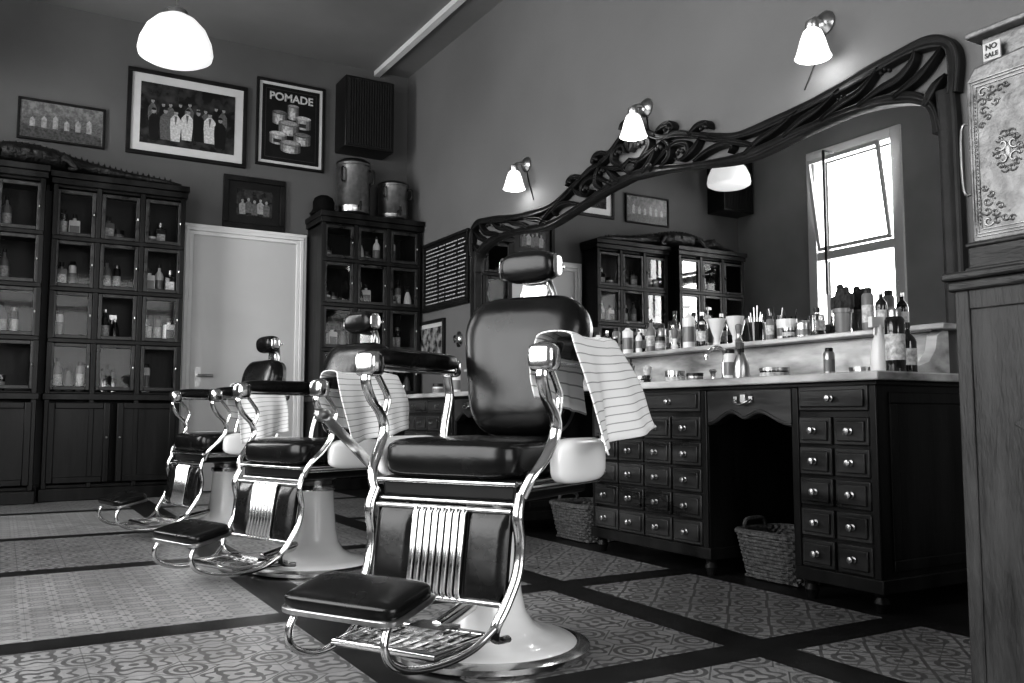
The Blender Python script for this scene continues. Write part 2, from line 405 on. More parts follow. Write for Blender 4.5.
    FM=Matrix.Translation((.60,0,.260))@Matrix.Rotation(math.radians(12),4,'Y')
    b=B(); b.M=FM; b.sup((0,0,0),(.088,.168,.024),.45,.3,36); b.make('footrest_pad',LEATHER,R)
    b=B(); b.M=FM; b.sup((0,0,-.018),(.091,.172,.010),.35,.22,36); b.make('footrest_tray',CHROMED,R)
    b=B(); b.tube(cat([(.03,-.315,.44),(.10,-.33,.50),(.22,-.35,.60),(.31,-.36,.67)],6),.017,10,flat=((0,1,0),.35)); b.sup((.325,-.361,.68),(.032,.014,.02),.8,.8,12); b.cyl((.03,-.20,.455),(.03,-.33,.455),.02)
    b.make('recline_lever',CHROMED,R)
    return R
D=math.radians
ch=make_chair((1.258,2.287,0),D(210),'black leather and chrome barber chair with towel over its arm')
for c_ in (copy_tree(ch,(1.24,3.88,0),D(199),'black leather barber chair with towel hung on its arm',skip=('recline_lever',)),copy_tree(ch,(1.19,5.45,0),D(192),'black leather barber chair beside the glazed cabinets',skip=('recline_lever',))):
    for p_ in c_.children:
        if p_.name.split('.')[0] not in ('base_ring','pedestal','pedestal_collar'): p_.location.z-=.04
# ---------------------------------------------------------------- towels
def towel(name,cx,cy,rz,arm_y,x0,x1,top,dout,din,label,skew=0,seed=0,fan=0):
    M=Matrix.Translation((cx,cy,0))@Matrix.Rotation(rz,4,'Z'); b=B(); b.M=M
    prof=[]; w=.05
    for i in range(9): t=i/8; prof.append((-w-.012*math.sin(t*3),top-din*(1-t)*1.0))
    for i in range(1,8): a=PI-PI*i/8; prof.append((w*math.cos(a),top+.012*math.sin(a)))
    for i in range(19): t=i/18; prof.append((w+.09*t*t+.02*math.sin(t*4),top-dout*t))
    rows=[]
    for iu in range(61):
        u=iu/60; x=x0+(x1-x0)*u; row=[]
        for k,(py,pz) in enumerate(prof):
            hang=max(0,(top-pz))/max(dout,.01); g=hang
            wv=.034*math.sin(u*7.5+hang*.9+seed)*g+.010*math.sin(u*17+seed*2+hang*1.5)*g
            lift=.008*max(0,math.sin(u*7.5+seed))
            row.append((x+hang*skew*(1 if py>0 else .3)+(u-.5)*-fan*hang*(py>0)+.010*math.sin(hang*5+u*2),arm_y+py+(wv if py>0 else -abs(wv)*.5),pz-.07*hang*(1-u if py>0 else u)+(lift if hang<.02 else lift*.4)))
        rows.append(row)
    b.sheet(rows)
    o=b.make(name,TOWEL,label=label,cat='towel',ang=80); md=o.modifiers.new('s','SOLIDIFY'); md.thickness=.004; md.offset=1
    return o
towel('towel',1.258,2.287,D(210),.29,.15,-.16,.884,.24,.16,'white towel with thin dark stripes draped over chair arm',skew=-.03,fan=.08,seed=1)
towel('towel',1.24,3.88,D(199),.29,.16,-.19,.845,.22,.2,'white striped towel draped over chair arm',skew=-.02,seed=2)
towel('towel',1.19,5.45,D(192),.29,.10,-.19,.845,.26,.18,'white towel with fine stripes hanging on chair arm',seed=4)
# ---------------------------------------------------------------- dresser
def make_dresser(loc,label):
    R=empty('dresser',loc,0,label,'dresser','drawer chests under the marble counter')
    L=1.68; b=B(); dp=.84; z0,z1=.09,.795
    b.box(0,dp,0,.36,z0,z1); b.box(0,dp,.84,L,z0,z1); b.box(.03,dp,.36,.84,.70,z1); b.box(dp-.03,dp,.36,.84,z0,.70)
    b.box(-.012,dp,-.012,.372,z0-.02,z0+.03); b.box(-.012,dp,.828,L+.012,z0-.02,z0+.03)
    b.box(-.012,dp,-.012,L+.012,z1-.012,z1+.005)
    for y in (0,.345,.845,L-.03): b.box(-.008,.0,y-.003,y+.03-.003+.005,z0+.02,z1-.01)
    b.box(.06,dp-.06,-.008,0,.14,.18); b.box(.06,dp-.06,-.008,0,.72,.76); b.box(.06,.1,-.008,0,.18,.72); b.box(dp-.1,dp-.06,-.008,0,.18,.72)
    b.make('body',DWOOD,R,bevel=.004)
    for x in (.03,dp-.05):
        for y in (.03,.33,.87,L-.03):
            g=B(); g.lathe([(.016,0),(.02,.012),(.028,.035),(.02,.055),(.03,.075)],(x,y,0),16); g.make('leg',DWOOD,R)
    def drawer(y0,y1,za,zb,knobs):
        q=B(); q.box(-.014,.0,y0,y1,za,zb); q.box(-.022,-.014,y0+.014,y1-.014,za+.014,zb-.014)
        d=q.make('drawer',DWOODY,R,bevel=.004)
        for ky in knobs:
            k=B(); cz=(za+zb)/2; k.M=Matrix.Translation((-.022,ky,cz))@Matrix.Rotation(-PI/2,4,'Y')
            k.lathe([(.012,0),(.012,.003),(.006,.006),(.006,.012),(.013,.016),(.012,.023),(.004,.026)],n=14); k.make('knob',CHROMED,d)
    for c0,nc in ((.02,2),(.87,4)):
        w=(.32 if nc==2 else .79)/nc
        for c in range(nc):
            for r in range(5):
                y0=c0+c*w+.006; za=.125+r*.112; drawer(y0,y0+w-.012,za,za+.1,[y0+w/2-.006])
        for c in range(nc//2):
            y0=c0+c*2*w+.006; drawer(y0,y0+2*w-.012,.695,.785,[y0+w-.006])
    def edge(t,dz=0):
        q=abs(t-.5)*2
        return .635+.055*math.sin(PI*min(1,(1-q)/.75)*.5)**2 - .028*math.exp(-(q/.22)**2)+dz
    n=30; q=B(); vs=[];fs=[]
    for i in range(n+1):
        t=i/n; y=.372+.456*t; bow=-.012-.020*math.sin(PI*t)
        for (xx,zz) in ((.028,edge(t)),(bow+.006,edge(t)),(bow,edge(t,.006)),(bow,.778),(bow+.006,.783),(.028,.783)): vs.append((xx,y,zz))
    for i in range(n):
        for k in range(6): fs.append((i*6+k,i*6+(k+1)%6,(i+1)*6+(k+1)%6,(i+1)*6+k))
    fs.append(tuple(range(6))); fs.append(tuple(n*6+k for k in range(6))); q.add(vs,fs)
    q.tube([(-.012-.020*math.sin(PI*t),.372+.456*t,edge(t,.014)) for t in [i/n for i in range(n+1)]],.004,6)
    d=q.make('drawer',DWOODY,R,label='bow-fronted centre drawer with scalloped lower edge',ang=30)
    k=B(); k.tube(cat([(-.034,.555,.742),(-.052,.565,.733),(-.056,.6,.722),(-.052,.635,.733),(-.034,.645,.742)],5),.004,8); k.box(-.036,-.028,.548,.568,.73,.755); k.box(-.036,-.028,.632,.652,.73,.755); k.box(-.036,-.030,.586,.614,.730,.762); k.make('handle',CHROMED,d)
    return R
d1=make_dresser((2.62,1.99,0),'dark-stained chest of many small drawers with kneehole')
copy_tree(d1,(2.62,4.40,0),None,'dark-stained small-drawer chest behind the chairs')
b=B(); b.box(2.575,XR-.001,1.95,6.12,.80,.832); b.make('worktop',MARBLE,label='long pale marble worktop along the mirror wall',cat='counter',bevel=.006)
b=B(); b.box(3.44,XR-.001,2.3,6.5,.832,1.035)
b.prism([(3.20,.832),(3.44,.832),(3.44,1.035),(3.40,1.035),(3.36,1.01),(3.345,.95),(3.30,.90),(3.22,.88)],'y',2.25,2.30)
sb=b.make('backsplash',MARBLE,label='marble backsplash with curved end bracket and ledge',cat='backsplash',bevel=.003)
b=B(); b.box(3.33,XR-.001,2.2,6.52,1.036,1.06); b.make('ledge',MARBLE,parent=sb,bevel=.005)
# ---------------------------------------------------------------- mirror
YC=4.41
R=empty('wall_mirror',(3.49,YC,1.06),0,'wide wall mirror in carved dark wood art nouveau frame','mirror')
def loc(p): return (p[0]-3.49,p[1]-YC,p[2]-1.06)
low=[(0,2.22),(.25,2.20),(.6,2.14),(1.0,2.09),(1.4,2.12),(1.75,2.135),(2.0,2.10),(2.11,2.02),(2.14,1.9)]
lo=[(p.x,p.y) for p in cat([(a,c,0) for a,c in low],6)]
poly=[(y-YC,z-1.06) for y,z in [(YC-2.15,1.062)]+[(YC-a,c) for a,c in lo[::-1]]+[(YC+a,c) for a,c in lo[1:]]+[(YC+2.15,1.062)]]
b=B(); b.prism(poly,'x',-.006,.0); b.make('mirror_glass',MIRROR,R,smooth=False)
b=B(); X=3.466
def band(pts,w,th,x=X):
    P=[Vector((p[0],p[1],0)) for p in pts]; L=len(P); ws=w if isinstance(w,list) else [w]*L
    vs=[];fs=[]
    for i in range(L):
        t=(P[min(i+1,L-1)]-P[max(i-1,0)]).normalized(); n=Vector((-t.y,t.x,0)); c=P[i]; q=ws[i]
        for (o,xx) in ((-1,.024),(-1,-th*.55),(-.85,-th*.9),(-.6,-th),(-.15,-th*.7),(.15,-th*.7),(.6,-th),(.85,-th*.9),(1,-th*.55),(1,.024)):
            p=c+n*q*o; vs.append(loc((x+xx,YC+p.x,p.y)))
    m=10
    for i in range(L-1):
        for k in range(m): fs.append((i*m+k,i*m+(k+1)%m,(i+1)*m+(k+1)%m,(i+1)*m+k))
    fs.append(tuple(range(m))); fs.append(tuple((L-1)*m+k for k in range(m)))
    b.add(vs,fs)
for s in (-1,1):
    band([(s*a,c) for a,c in lo],[.023+.005*math.sin(i*.4) for i in range(len(lo))],.022)
    band([(s*2.185,1.06),(s*2.185,1.5),(s*2.185,1.95),(s*2.178,2.08)],.044,.020)
    up=[(0,2.52),(.1,2.50),(.2,2.44),(.32,2.385),(.45,2.37),(.6,2.32),(.8,2.25),(1.0,2.215),(1.3,2.225),(1.6,2.255),(1.9,2.30),(2.08,2.315),(2.19,2.28),(2.225,2.2),(2.215,2.05)]
    u_=cat([(a,c,0) for a,c in up],7); band([(s*p.x,p.y) for p in u_],[.016+.012*min(1,i/70)+.003*math.sin(i*.5) for i in range(len(u_))],.024)
    sc=[([(1.0,2.10),(1.12,2.15),(1.25,2.18),(1.38,2.225)],1.4),
        ([(1.28,2.12),(1.4,2.17),(1.52,2.20),(1.64,2.255)],1.4),
        ([(1.52,2.135),(1.64,2.18),(1.76,2.21),(1.86,2.285)],1.5),
        ([(1.74,2.14),(1.86,2.18),(1.96,2.20),(2.03,2.25),(2.05,2.30)],1.5),
        ([(1.93,2.12),(2.03,2.16),(2.10,2.20),(2.18,2.27)],1.4),
        ([(2.08,2.03),(2.13,2.10),(2.19,2.14)],1.5),
        ([(.6,2.16),(.72,2.195),(.84,2.20),(.91,2.17),(.89,2.135)],1.3),
        ([(.72,2.28),(.86,2.215),(1.0,2.16),(1.1,2.11)],1.4),
        ([(.2,2.2),(.3,2.26),(.42,2.31),(.53,2.29),(.55,2.235),(.49,2.20),(.43,2.225)],1.25),
        ([(0,2.23),(.1,2.3),(.19,2.37),(.16,2.435),(.08,2.44),(.06,2.39)],1.3),
        ([(.24,2.41),(.3,2.45),(.38,2.455),(.42,2.42),(.39,2.39)],1.3),
        ([(.56,2.33),(.63,2.365),(.71,2.36),(.74,2.32)],1.4),
        ([(0,2.33),(.08,2.30),(.2,2.32),(.33,2.36)],1.5),
        ([(.3,2.20),(.38,2.25),(.37,2.33),(.30,2.38)],1.5),
        ([(.12,2.21),(.2,2.27),(.27,2.34)],1.5),
        ([(.5,2.2),(.6,2.24),(.66,2.29)],1.4),
        ([(0,2.50),(.03,2.44),(0,2.38)],1.5)]
    for c,kk in sc:
        q=cat([(a,z,0) for a,z in c],7); n_=len(q)
        band([(s*p.x,p.y) for p in q],[.0115*kk*(.3+.9*math.sin(PI*min(1,(i+2)/n_))) for i in range(n_)],.026)
    for (a,z,r) in ((.3,2.32,.018),(.12,2.40,.017),(.38,2.42,.016),(.49,2.245,.018),(.70,2.335,.016),(.2,2.23,.015),(1.9,2.25,.012),(1.66,2.2,.01)):
        for q in range(3): b.sup(loc((X-.02,YC+s*(a+.022*(q-1)),z+.010*(q==1))),(.014,r*.75,r*.9),1,1,12)
band([(p.x,p.y) for p in cat([(-.09,2.51,0),(-.04,2.555,0),(.02,2.59,0),(.08,2.58,0),(.10,2.55,0)],6)],.016,.026)
b.sup(loc((X-.015,YC,2.53)),(.024,.055,.035),.9,1,16); b.sup(loc((X-.012,YC,2.27)),(.024,.05,.035),.9,1,16)
b.make('carved_frame',FWOOD,R,ang=24)
# ---------------------------------------------------------------- cabinets
def make_cabinet(name,x0,x1,yf,yb,ztop,label,cols=3,back=.0):
    R=empty(name,((x0+x1)/2,(yf+yb)/2,0),0,label,'cabinet'); ox,oy=(x0+x1)/2,(yf+yb)/2
    a,c,f,k=x0-ox,x1-ox,yf-oy,yb-oy
    zs=[.86+i*.415 for i in range(5)]; b=B(); t=.025
    b.box(a,a+t,f+.02,k,.0,ztop-.08); b.box(c-t,c,f+.02,k,0,ztop-.08); b.box(a,c,k-.015,k,.0,ztop-.08)
    b.box(a-.02,c+.02,f-.01,k,0,.1); b.box(a,c,f+.01,k,.1,.13); b.box(a-.02,c+.02,f-.025,k,.80,.85)
    for z in zs[0:4]: b.box(a+t,c-t,f+.04,k-.015,z-.01,z+.01)
    b.box(a,c,f+.02,k,ztop-.12,ztop-.08); b.box(a-.02,c+.02,f-.03,k,ztop-.1,ztop-.05); b.box(a-.03,c+.03,f-.05,k,ztop-.05,ztop)
    w=(c-a)/cols
    for i in range(cols+1):
        x=a+i*w; xx=min(max(x,a+.015),c-.015); b.box(xx-.02,xx+.02,f-.015,f+.03,.1,ztop-.1)
    for z in zs[1:4]: b.box(a,c,f-.02,f+.03,z-.018,z+.018)
    b.make('body',DWOOD,R,bevel=.005)
    for i in range(cols):
        xa=a+i*w+.022; xb=a+(i+1)*w-.022
        for j in range(4):
            za,zb=zs[j]+.02,zs[j+1]-.02
            if j==3: zb=min(zb,ztop-.12)
            q=B(); q.box(xa,xa+.03,f-.012,f+.012,za,zb); q.box(xb-.03,xb,f-.012,f+.012,za,zb); q.box(xa+.03,xb-.03,f-.012,f+.012,za,za+.03); q.box(xa+.03,xb-.03,f-.012,f+.012,zb-.03,zb)
            dd=q.make('glass_door',DWOODY,R,bevel=.004)
            g=B(); e=random.uniform(-.008,.008)
            g.add([(xa+.03,f-e,za+.03),(xb-.03,f+e,za+.03),(xb-.03,f+e,zb-.03),(xa+.03,f-e,zb-.03)],[(0,1,2,3)])
            g.make('glass_pane',GLASS,dd,smooth=False)
            h=B(); h.sup((xb-.015,f-.02,(za+zb)/2),(.006,.01,.012),1,1,8); h.make('knob',CHROMED,dd)
    w=(c-a)/2
    for i in range(2):
        xa=a+i*w+.025; xb=a+(i+1)*w-.025
        q=B(); q.box(xa,xb,f-.01,f+.01,.14,.78); q.box(xa,xa+.05,f-.022,f-.01,.14,.78); q.box(xb-.05,xb,f-.022,f-.01,.14,.78); q.box(xa+.05,xb-.05,f-.022,f-.01,.14,.19); q.box(xa+.05,xb-.05,f-.022,f-.01,.73,.78); ld=q.make('lower_door',DWOOD,R,bevel=.006)
        kx=xb-.025 if i==0 else xa+.025
        h=B(); h.sup((kx,f-.03,.5),(.01,.012,.01),1,1,10); h.make('knob',CHROMED,ld)
    return R,zs
def bottle_mesh(kind,h,r):
    b=B()
    if kind=='round': b.lathe([(r*.95,0),(r,.01),(r,h*.62),(r*.85,h*.7),(r*.35,h*.8),(r*.32,h*.94)],n=18); b.lathe([(r*.38,h*.9),(r*.38,h)],n=14,m=1); b.lathe([(r*1.02,h*.18),(r*1.02,h*.5)],n=18,m=2,capb=False,capt=False)
    elif kind=='square': b.sup((0,0,h*.38),(r,r*.6,h*.38),.15,.2,20); b.lathe([(r*.35,h*.74),(r*.35,h*.84)],n=12); b.lathe([(r*.42,h*.84),(r*.42,h)],n=12,m=1); b.box(-r*.8,r*.8,-r*.63,r*.63,h*.2,h*.55,2)
    elif kind=='pump': b.lathe([(r,0),(r,h*.7),(r*.5,h*.76),(r*.4,h*.8)],n=18); b.cyl((0,0,h*.78),(0,0,h*.96),r*.15,n=8,m=1); b.box(-r*.9,r*.25,-r*.22,r*.22,h*.94,h,1); b.lathe([(r*1.02,h*.15),(r*1.02,h*.5)],n=18,m=2,capb=False,capt=False)
    elif kind=='spray': b.lathe([(r,0),(r*1.03,h*.3),(r*.8,h*.55),(r*.38,h*.75)],n=18); b.box(-r*1.2,r*.4,-r*.3,r*.3,h*.82,h,1); b.lathe([(r*.42,h*.74),(r*.42,h*.86)],n=12,m=1); b.tube([(-r*.6,0,h*.84),(-r*.7,0,h*.68)],r*.14,6,1)
    elif kind=='can': b.lathe([(r*.96,0),(r,.004),(r,h*.82),(r*.8,h*.87)],n=20); b.lathe([(r*.7,h*.86),(r*.72,h*.97),(r*.6,h)],n=16,m=1); b.lathe([(r*1.01,h*.2),(r*1.01,h*.6)],n=20,m=2,capb=False,capt=False)
    elif kind=='jar': b.lathe([(r,0),(r,h*.7),(r*.95,h*.72)],n=20); b.lathe([(r*1.04,h*.7),(r*1.04,h)],n=20,m=1); b.lathe([(r*1.01,h*.15),(r*1.01,h*.55)],n=20,m=2,capb=False,capt=False)
    elif kind=='cone': b.lathe([(r*.5,0),(r*.5,h*.04),(r*.3,h*.08),(r*.34,h*.3),(r*.6,h*.5),(r,h)],n=20)
    elif kind=='brush': b.lathe([(r*.8,0),(r,h*.1),(r*.5,h*.3),(r*.7,h*.5)],n=16); b.lathe([(r*.6,h*.5),(r*.9,h*.75),(r*.95,h*.92),(r*.5,h)],n=16,m=2)
    elif kind=='tumbler':
        b.lathe([(r*.8,0),(r,h*.55),(r*.93,h*.55),(r*.74,.01)],n=18,capt=False)
        for k in range(6): a=k*1.05; b.tube([(r*.4*math.cos(a),r*.4*math.sin(a),.01),(r*.85*math.cos(a),r*.85*math.sin(a),h*(.85+.15*math.sin(k*2)))],.004,6,m=1)
    return b
BN={'round':'bottle','square':'bottle','pump':'pump_bottle','spray':'spray_bottle','can':'aerosol_can','jar':'jar','cone':'paper_cup','tumbler':'comb_tumbler','brush':'shaving_brush'}
BC={'round':'bottle','square':'bottle','pump':'bottle','spray':'bottle','can':'spray can','jar':'jar','cone':'cup','tumbler':'tumbler','brush':'brush'}
TONE={'w':(WHITEB,'white'),'d':(DARK,'dark'),'g':(MIDB,'grey'),'c':(CLEARB,'clear glass'),'s':(CHROMED,'chrome')}
cache={}
def item(kind,h,r,tone,x,y,z,where,group,rz=0,cap=None,lab=True):
    key=(kind,h,r,tone,cap)
    if key not in cache:
        m=TONE[tone][0]; cm={'w':WHITEB,'d':BLACK,'s':CHROMED}[cap or ('d' if tone!='d' else 's')]
        o=bottle_mesh(kind,h,r).make(BN[kind],[m,cm,LABEL if tone in 'dcg' else MIDB]); cache[key]=o
    else:
        o=cache[key].copy(); COL.objects.link(o)
    o.location=(x,y,z); o.rotation_euler=(0,0,rz)
    tag(o,'%s %s %s'%(TONE[tone][1],{'round':'round barber tonic bottle','square':'square lotion bottle','pump':'pump dispenser bottle','spray':'trigger spray bottle','can':'aerosol spray can','jar':'squat lidded jar','cone':'flared cup on a stem','tumbler':'tumbler holding combs and brushes','brush':'shaving brush standing upright'}[kind],where),BC[kind],None,group)
    return o
A1,zs=make_cabinet('glazed_cabinet',-.79,.235,7.72,YB-.021,2.64,'dark wood glazed cabinet with reptile on top',3)
A2,_=make_cabinet('glazed_cabinet',.30,1.305,7.85,YB-.021,2.64,'dark wood glazed cabinet holding tonic bottles beside door')
A3,_=make_cabinet('glazed_cabinet',2.48,3.46,7.72,YB-.001,2.55,'dark wood glazed cabinet carrying two metal urns')
kinds=['round','square','round','can','jar','spray']
for (x0,x1,yf,tag_) in ((-.79,.235,7.72,1),(.30,1.305,7.85,2),(2.48,3.46,7.72,3)):
    w=(x1-x0)/3
    for c in range(3):
        if tag_==1 and c==0: continue
        for j in range(4):
            for q in range(random.choice([1,2,2,3])):
                k=random.choice(kinds); h={'round':.27,'square':.22,'can':.24,'jar':.12,'spray':.23}[k]; r={'round':.036,'square':.044,'can':.03,'jar':.044,'spray':.037}[k]
                item(k,h,r,random.choice('wdgcdgw'),x0+c*w+w*.25+q*w*.25,yf+.10+.05*(q%2),zs[j]+.01,'on a cabinet shelf','bottles in the glazed cabinets',random.uniform(-.3,.3))
# ---------------------------------------------------------------- reptile
def reptile():
    b=B(); z0=2.64; y=7.90; rr_=random.Random(4)
    # x, lift of belly above cabinet, half height, half width
    sp=[(-.78,.03,.018,.03),(-.70,.03,.026,.042),(-.58,.03,.032,.05),(-.47,.035,.05,.075),(-.38,.03,.062,.088),(-.30,.02,.058,.075),(-.18,.015,.078,.11),(-.02,.01,.096,.145),(.14,.008,.100,.155),(.30,.01,.088,.14),(.42,.02,.066,.105),(.54,.02,.052,.08),(.68,.01,.044,.065),(.82,.005,.036,.052),(.96,.004,.030,.042),(1.10,.004,.022,.03),(1.27,.004,.010,.012)]
    P=cat([(x,l+h,h) for x,l,h,w in sp],7); W=cat([(x,0,w) for x,_,h,w in sp],7)
    def yc(x): return y+.035*math.sin(x*4.2+.5)+(.06*max(0,x-.7)*math.sin((x-.7)*9))
    n=24; vs=[];fs=[]
    for i,(p,w_) in enumerate(zip(P,W)):
        for k in range(n):
            a=2*PI*k/n; top=math.sin(a)>-.1; sc=1+(rr_.uniform(-.02,.10) if top else 0)
            vs.append((p.x,yc(p.x)+math.cos(a)*w_.z*sc,z0+max(.002,p.y+math.sin(a)*p.z*sc)))
    for i in range(len(P)-1):
        for k in range(n): fs.append((i*n+k,i*n+(k+1)%n,(i+1)*n+(k+1)%n,(i+1)*n+k))
    fs.append(tuple(range(n))); fs.append(tuple((len(P)-1)*n+k for k in range(n)))
    b.add(vs,fs)
    for s in (-1,1):
        b.sup((-.42,yc(-.42)+s*.045,z0+.145),(.026,.018,.024),1,1,10); b.sup((-.77,yc(-.77)+s*.014,z0+.066),(.012,.01,.01),1,1,8)
        for x,dx in ((-.10,-.10),(.36,.09)):
            b.tube(cat([(x,yc(x)+s*.07,z0+.075),(x+dx*.2,yc(x)+s*.14,z0+.10),(x+dx*.7,yc(x)+s*.165,z0+.055),(x+dx,yc(x)+s*.17,z0+.02),(x+dx-.06,yc(x)+s*.175,z0+.012)],4),[.045,.044,.042,.04,.036,.032,.029,.026,.024,.022,.02,.019,.018,.017,.016,.014,.012],8)
        for i in range(34):
            x=-.24+i*.043; j=min(range(len(P)),key=lambda q:abs(P[q].x-x)); w_=W[j].z
            for o_ in (.22,.55):
                if o_>.4 and x>.7: continue
                hh=.016 if x<.45 else .026
                b.lathe([(.013,-.010),(.009,.006),(.001,hh*rr_.uniform(.7,1.1))],(x,yc(x)+s*w_*o_,z0+P[j].y+P[j].z*math.sqrt(1-o_*o_)*1.0),6)
    return b.make('crocodile',CROC,label='dark stuffed crocodile lying along the cabinet tops',cat='crocodile',ang=25)
reptile()
# ---------------------------------------------------------------- urns, hat, speakers
def urn(x,y,r,h,label):
    U=empty('metal_urn',(x,y,2.55),0,label,'urn','urns on the cabinet')
    b=B(); b.lathe([(r*.9,.03),(r,.05),(r,h*.16),(r*1.02,h*.17),(r*1.02,h*.19),(r,h*.2),(r,h*.84),(r*1.04,h*.85),(r*1.04,h*.88)],n=36); b.make('tank',CHROMED,U)
    b=B(); b.lathe([(r*1.05,h*.88),(r*1.03,h*.91),(r*.8,h*.95),(r*.3,h*.97),(r*.1,h)],n=32); b.make('lid',BLACK,U)
    for a in range(3):
        b=B(); b.tube([(r*.7*math.cos(a*2.1),r*.7*math.sin(a*2.1),0),(r*.75*math.cos(a*2.1),r*.75*math.sin(a*2.1),.04)],.015,8); b.make('foot',BLACK,U)
    for s in (-1,1):
        b=B(); b.tube(cat([(s*r*.8,-r*.6,h*.78),(s*(r*.8+.03),-r*.6-.03,h*.76),(s*(r*.8+.03),-r*.6-.03,h*.58),(s*r*.8,-r*.6,h*.56)],5),.011,8); b.make('handle',BLACK,U)
    b=B(); b.tube([(0,-r,.1),(0,-r-.05,.1)],.014,8); b.tube([(0,-r-.045,.14),(0,-r-.045,.05)],.011,8); b.make('tap',BLACK,U)
urn(2.85,7.93,.16,.60,'tall polished metal urn with lid'); urn(3.26,7.93,.145,.43,'shorter polished metal urn with lid')
b=B(); b.lathe([(.125,0),(.13,.01),(.115,.025),(.10,.06),(.10,.12),(.085,.16),(.045,.185),(.01,.19)],(2.55,7.9,2.55),28); b.make('felt_hat',FELT,label='black felt bowler hat on the cabinet',cat='hat')
def speaker(x,y,z):
    S=empty('loudspeaker',(x,y,z),0,'black box loudspeaker mounted high in the corner','loudspeaker','loudspeakers')
    b=B(); b.box(-.25,.25,-.03,.27,0,.70); b.make('cabinet_box',BLACK,S,bevel=.008)
    b=B(); b.box(-.23,.23,-.036,-.03,.02,.68)
    for i in range(17): b.box(-.22+i*.0262,-.206+i*.0262,-.05,-.036,.03,.67)
    b.make('grille',SPK,S)
speaker(2.98,7.88,3.24); speaker(-.88,7.88,3.2)
# ---------------------------------------------------------------- pictures
def picmat(name,seed,scale,lo,hi,detail=4):
    m,t,b=nt(name); tc=t.nodes.new('ShaderNodeTexCoord'); n=t.nodes.new('ShaderNodeTexNoise'); n.noise_dimensions='4D'; n.inputs['W'].default_value=seed
    n.inputs['Scale'].default_value=scale; n.inputs['Detail'].default_value=detail; t.links.new(tc.outputs['Object'],n.inputs['Vector'])
    r=t.nodes.new('ShaderNodeMapRange'); r.inputs['From Min'].default_value=.4; r.inputs['From Max'].default_value=.65; r.inputs['To Min'].default_value=lo; r.inputs['To Max'].default_value=hi
    t.links.new(n.outputs[0],r.inputs[0]); cc=t.nodes.new('ShaderNodeCombineColor')
    for i in range(3): t.links.new(r.outputs[0],cc.inputs[i])
    t.links.new(cc.outputs[0],b.inputs['Base Color']); b.inputs['Roughness'].default_value=.25; b.inputs['Coat Weight'].default_value=.15; return m
def frame(name,cx,cz,w,h,fw,mw,imat,label,wall='back',fm=FWOOD,matm=PAPER,catg='picture'):
    if wall=='back': F=empty(name,(cx,YB-.002,cz),0,label,catg)
    else: F=empty(name,(XR-.002,cx,cz),-PI/2,label,catg)
    b=B(); a,c=w/2,h/2
    b.box(-a,a,-.03,0,c-fw,c); b.box(-a,a,-.03,0,-c,-c+fw); b.box(-a,-a+fw,-.03,0,-c+fw,c-fw); b.box(a-fw,a,-.03,0,-c+fw,c-fw); b.make('frame',fm,F,bevel=.005)
    b=B(); b.box(-a+fw,a-fw,-.010,-.004,-c+fw,c-fw); b.make('mat',matm,F,smooth=False)
    if imat:
        i=fw+mw; b=B(); b.box(-a+i,a-i,-.014,-.010,-c+i,c-i); b.make('print',imat,F,smooth=False)
    return F
F1=frame('framed_picture',.35,3.13,.66,.35,.02,.0,picmat('print_sky',1,30,.10,.2,8),'thin framed grey scenic print on the wall',matm=BOARD)
b=B(); b.prism([(-.3,-.15),(.3,-.15),(.3,.02),(.2,.05),(.1,.02),(0,.07),(-.12,.03),(-.2,.06),(-.3,.03)],'y',-.0148,-.0142,0)
b.prism([(-.3,-.15),(.3,-.15),(.3,-.08),(.05,-.03),(-.1,-.07),(-.3,-.04)],'y',-.0152,-.0142,1)
for i in range(6): b.prism([(-.24+i*.085,-.06),(-.2+i*.085,-.06),(-.2+i*.085,.0+.015*(i%3)),(-.22+i*.085,.025+.015*(i%3)),(-.24+i*.085,.0+.015*(i%3))],'y',-.0156,-.0142,2)
b.make('printed_scene',[PRG,mat('print_ground',.05,.4,0,.7,50),PRM],F1,smooth=False)
F2=frame('framed_photograph',1.36,3.345,1.03,.77,.035,.075,picmat('print_group',2,9,.006,.05),'large framed group photograph of men in white and dark coats')
b=B(); rnd=random.Random(3)
FACE=mat('print_face',.25,.4,0,.6,120)
k=0
for row,(n_,zb,sc_) in enumerate(((9,.05,.8),(7,-.02,1.0))):
    for i in range(n_):
        x=-.30+i*.6/(n_-1)*(.95 if row else 1)+rnd.uniform(-.012,.012); z=zb+rnd.uniform(-.025,.02); w=.05*sc_*rnd.uniform(.85,1.1)
        m=(0 if i in(2,3,5) else (1 if i%2 else 3)) if row else (3 if i%2 else 1)
        k+=1; yy=-.0148-.0002*k
        hb=.2 if row else .12
        b.prism([(x-w*.8,z-hb),(x+w*.8,z-hb),(x+w,z-.07),(x+w*.95,z+.0),(x+w*.5,z+.03),(x+w*.25,z+.042),(x-w*.25,z+.042),(x-w*.5,z+.03),(x-w*.95,z),(x-w,z-.07)],'y',yy,-.0142,m)
        hx=x+rnd.uniform(-.008,.008)
        b.prism([(hx+.018*sc_*math.cos(a*PI/6),z+.062+.025*sc_*math.sin(a*PI/6)) for a in range(12)],'y',yy-.0001,-.0142,2)
        b.prism([(hx+.02*sc_*math.cos(a*PI/6),z+.07+.022*sc_*math.sin(a*PI/6)) for a in range(7)],'y',yy-.00015,-.0142,3)
        if m==0: b.prism([(x-.012,z+.03),(x+.012,z+.03),(x,z-.06)],'y',yy-.00016,-.0142,1)
b.make('printed_figures',[PRW,PRG,FACE,BLACK],F2,smooth=False)
F3=frame('pomade_poster',2.29,3.44,.66,.84,.025,.03,BOARD,'framed black poster lettered POMADE above drawn jars',matm=PAPER,catg='poster')
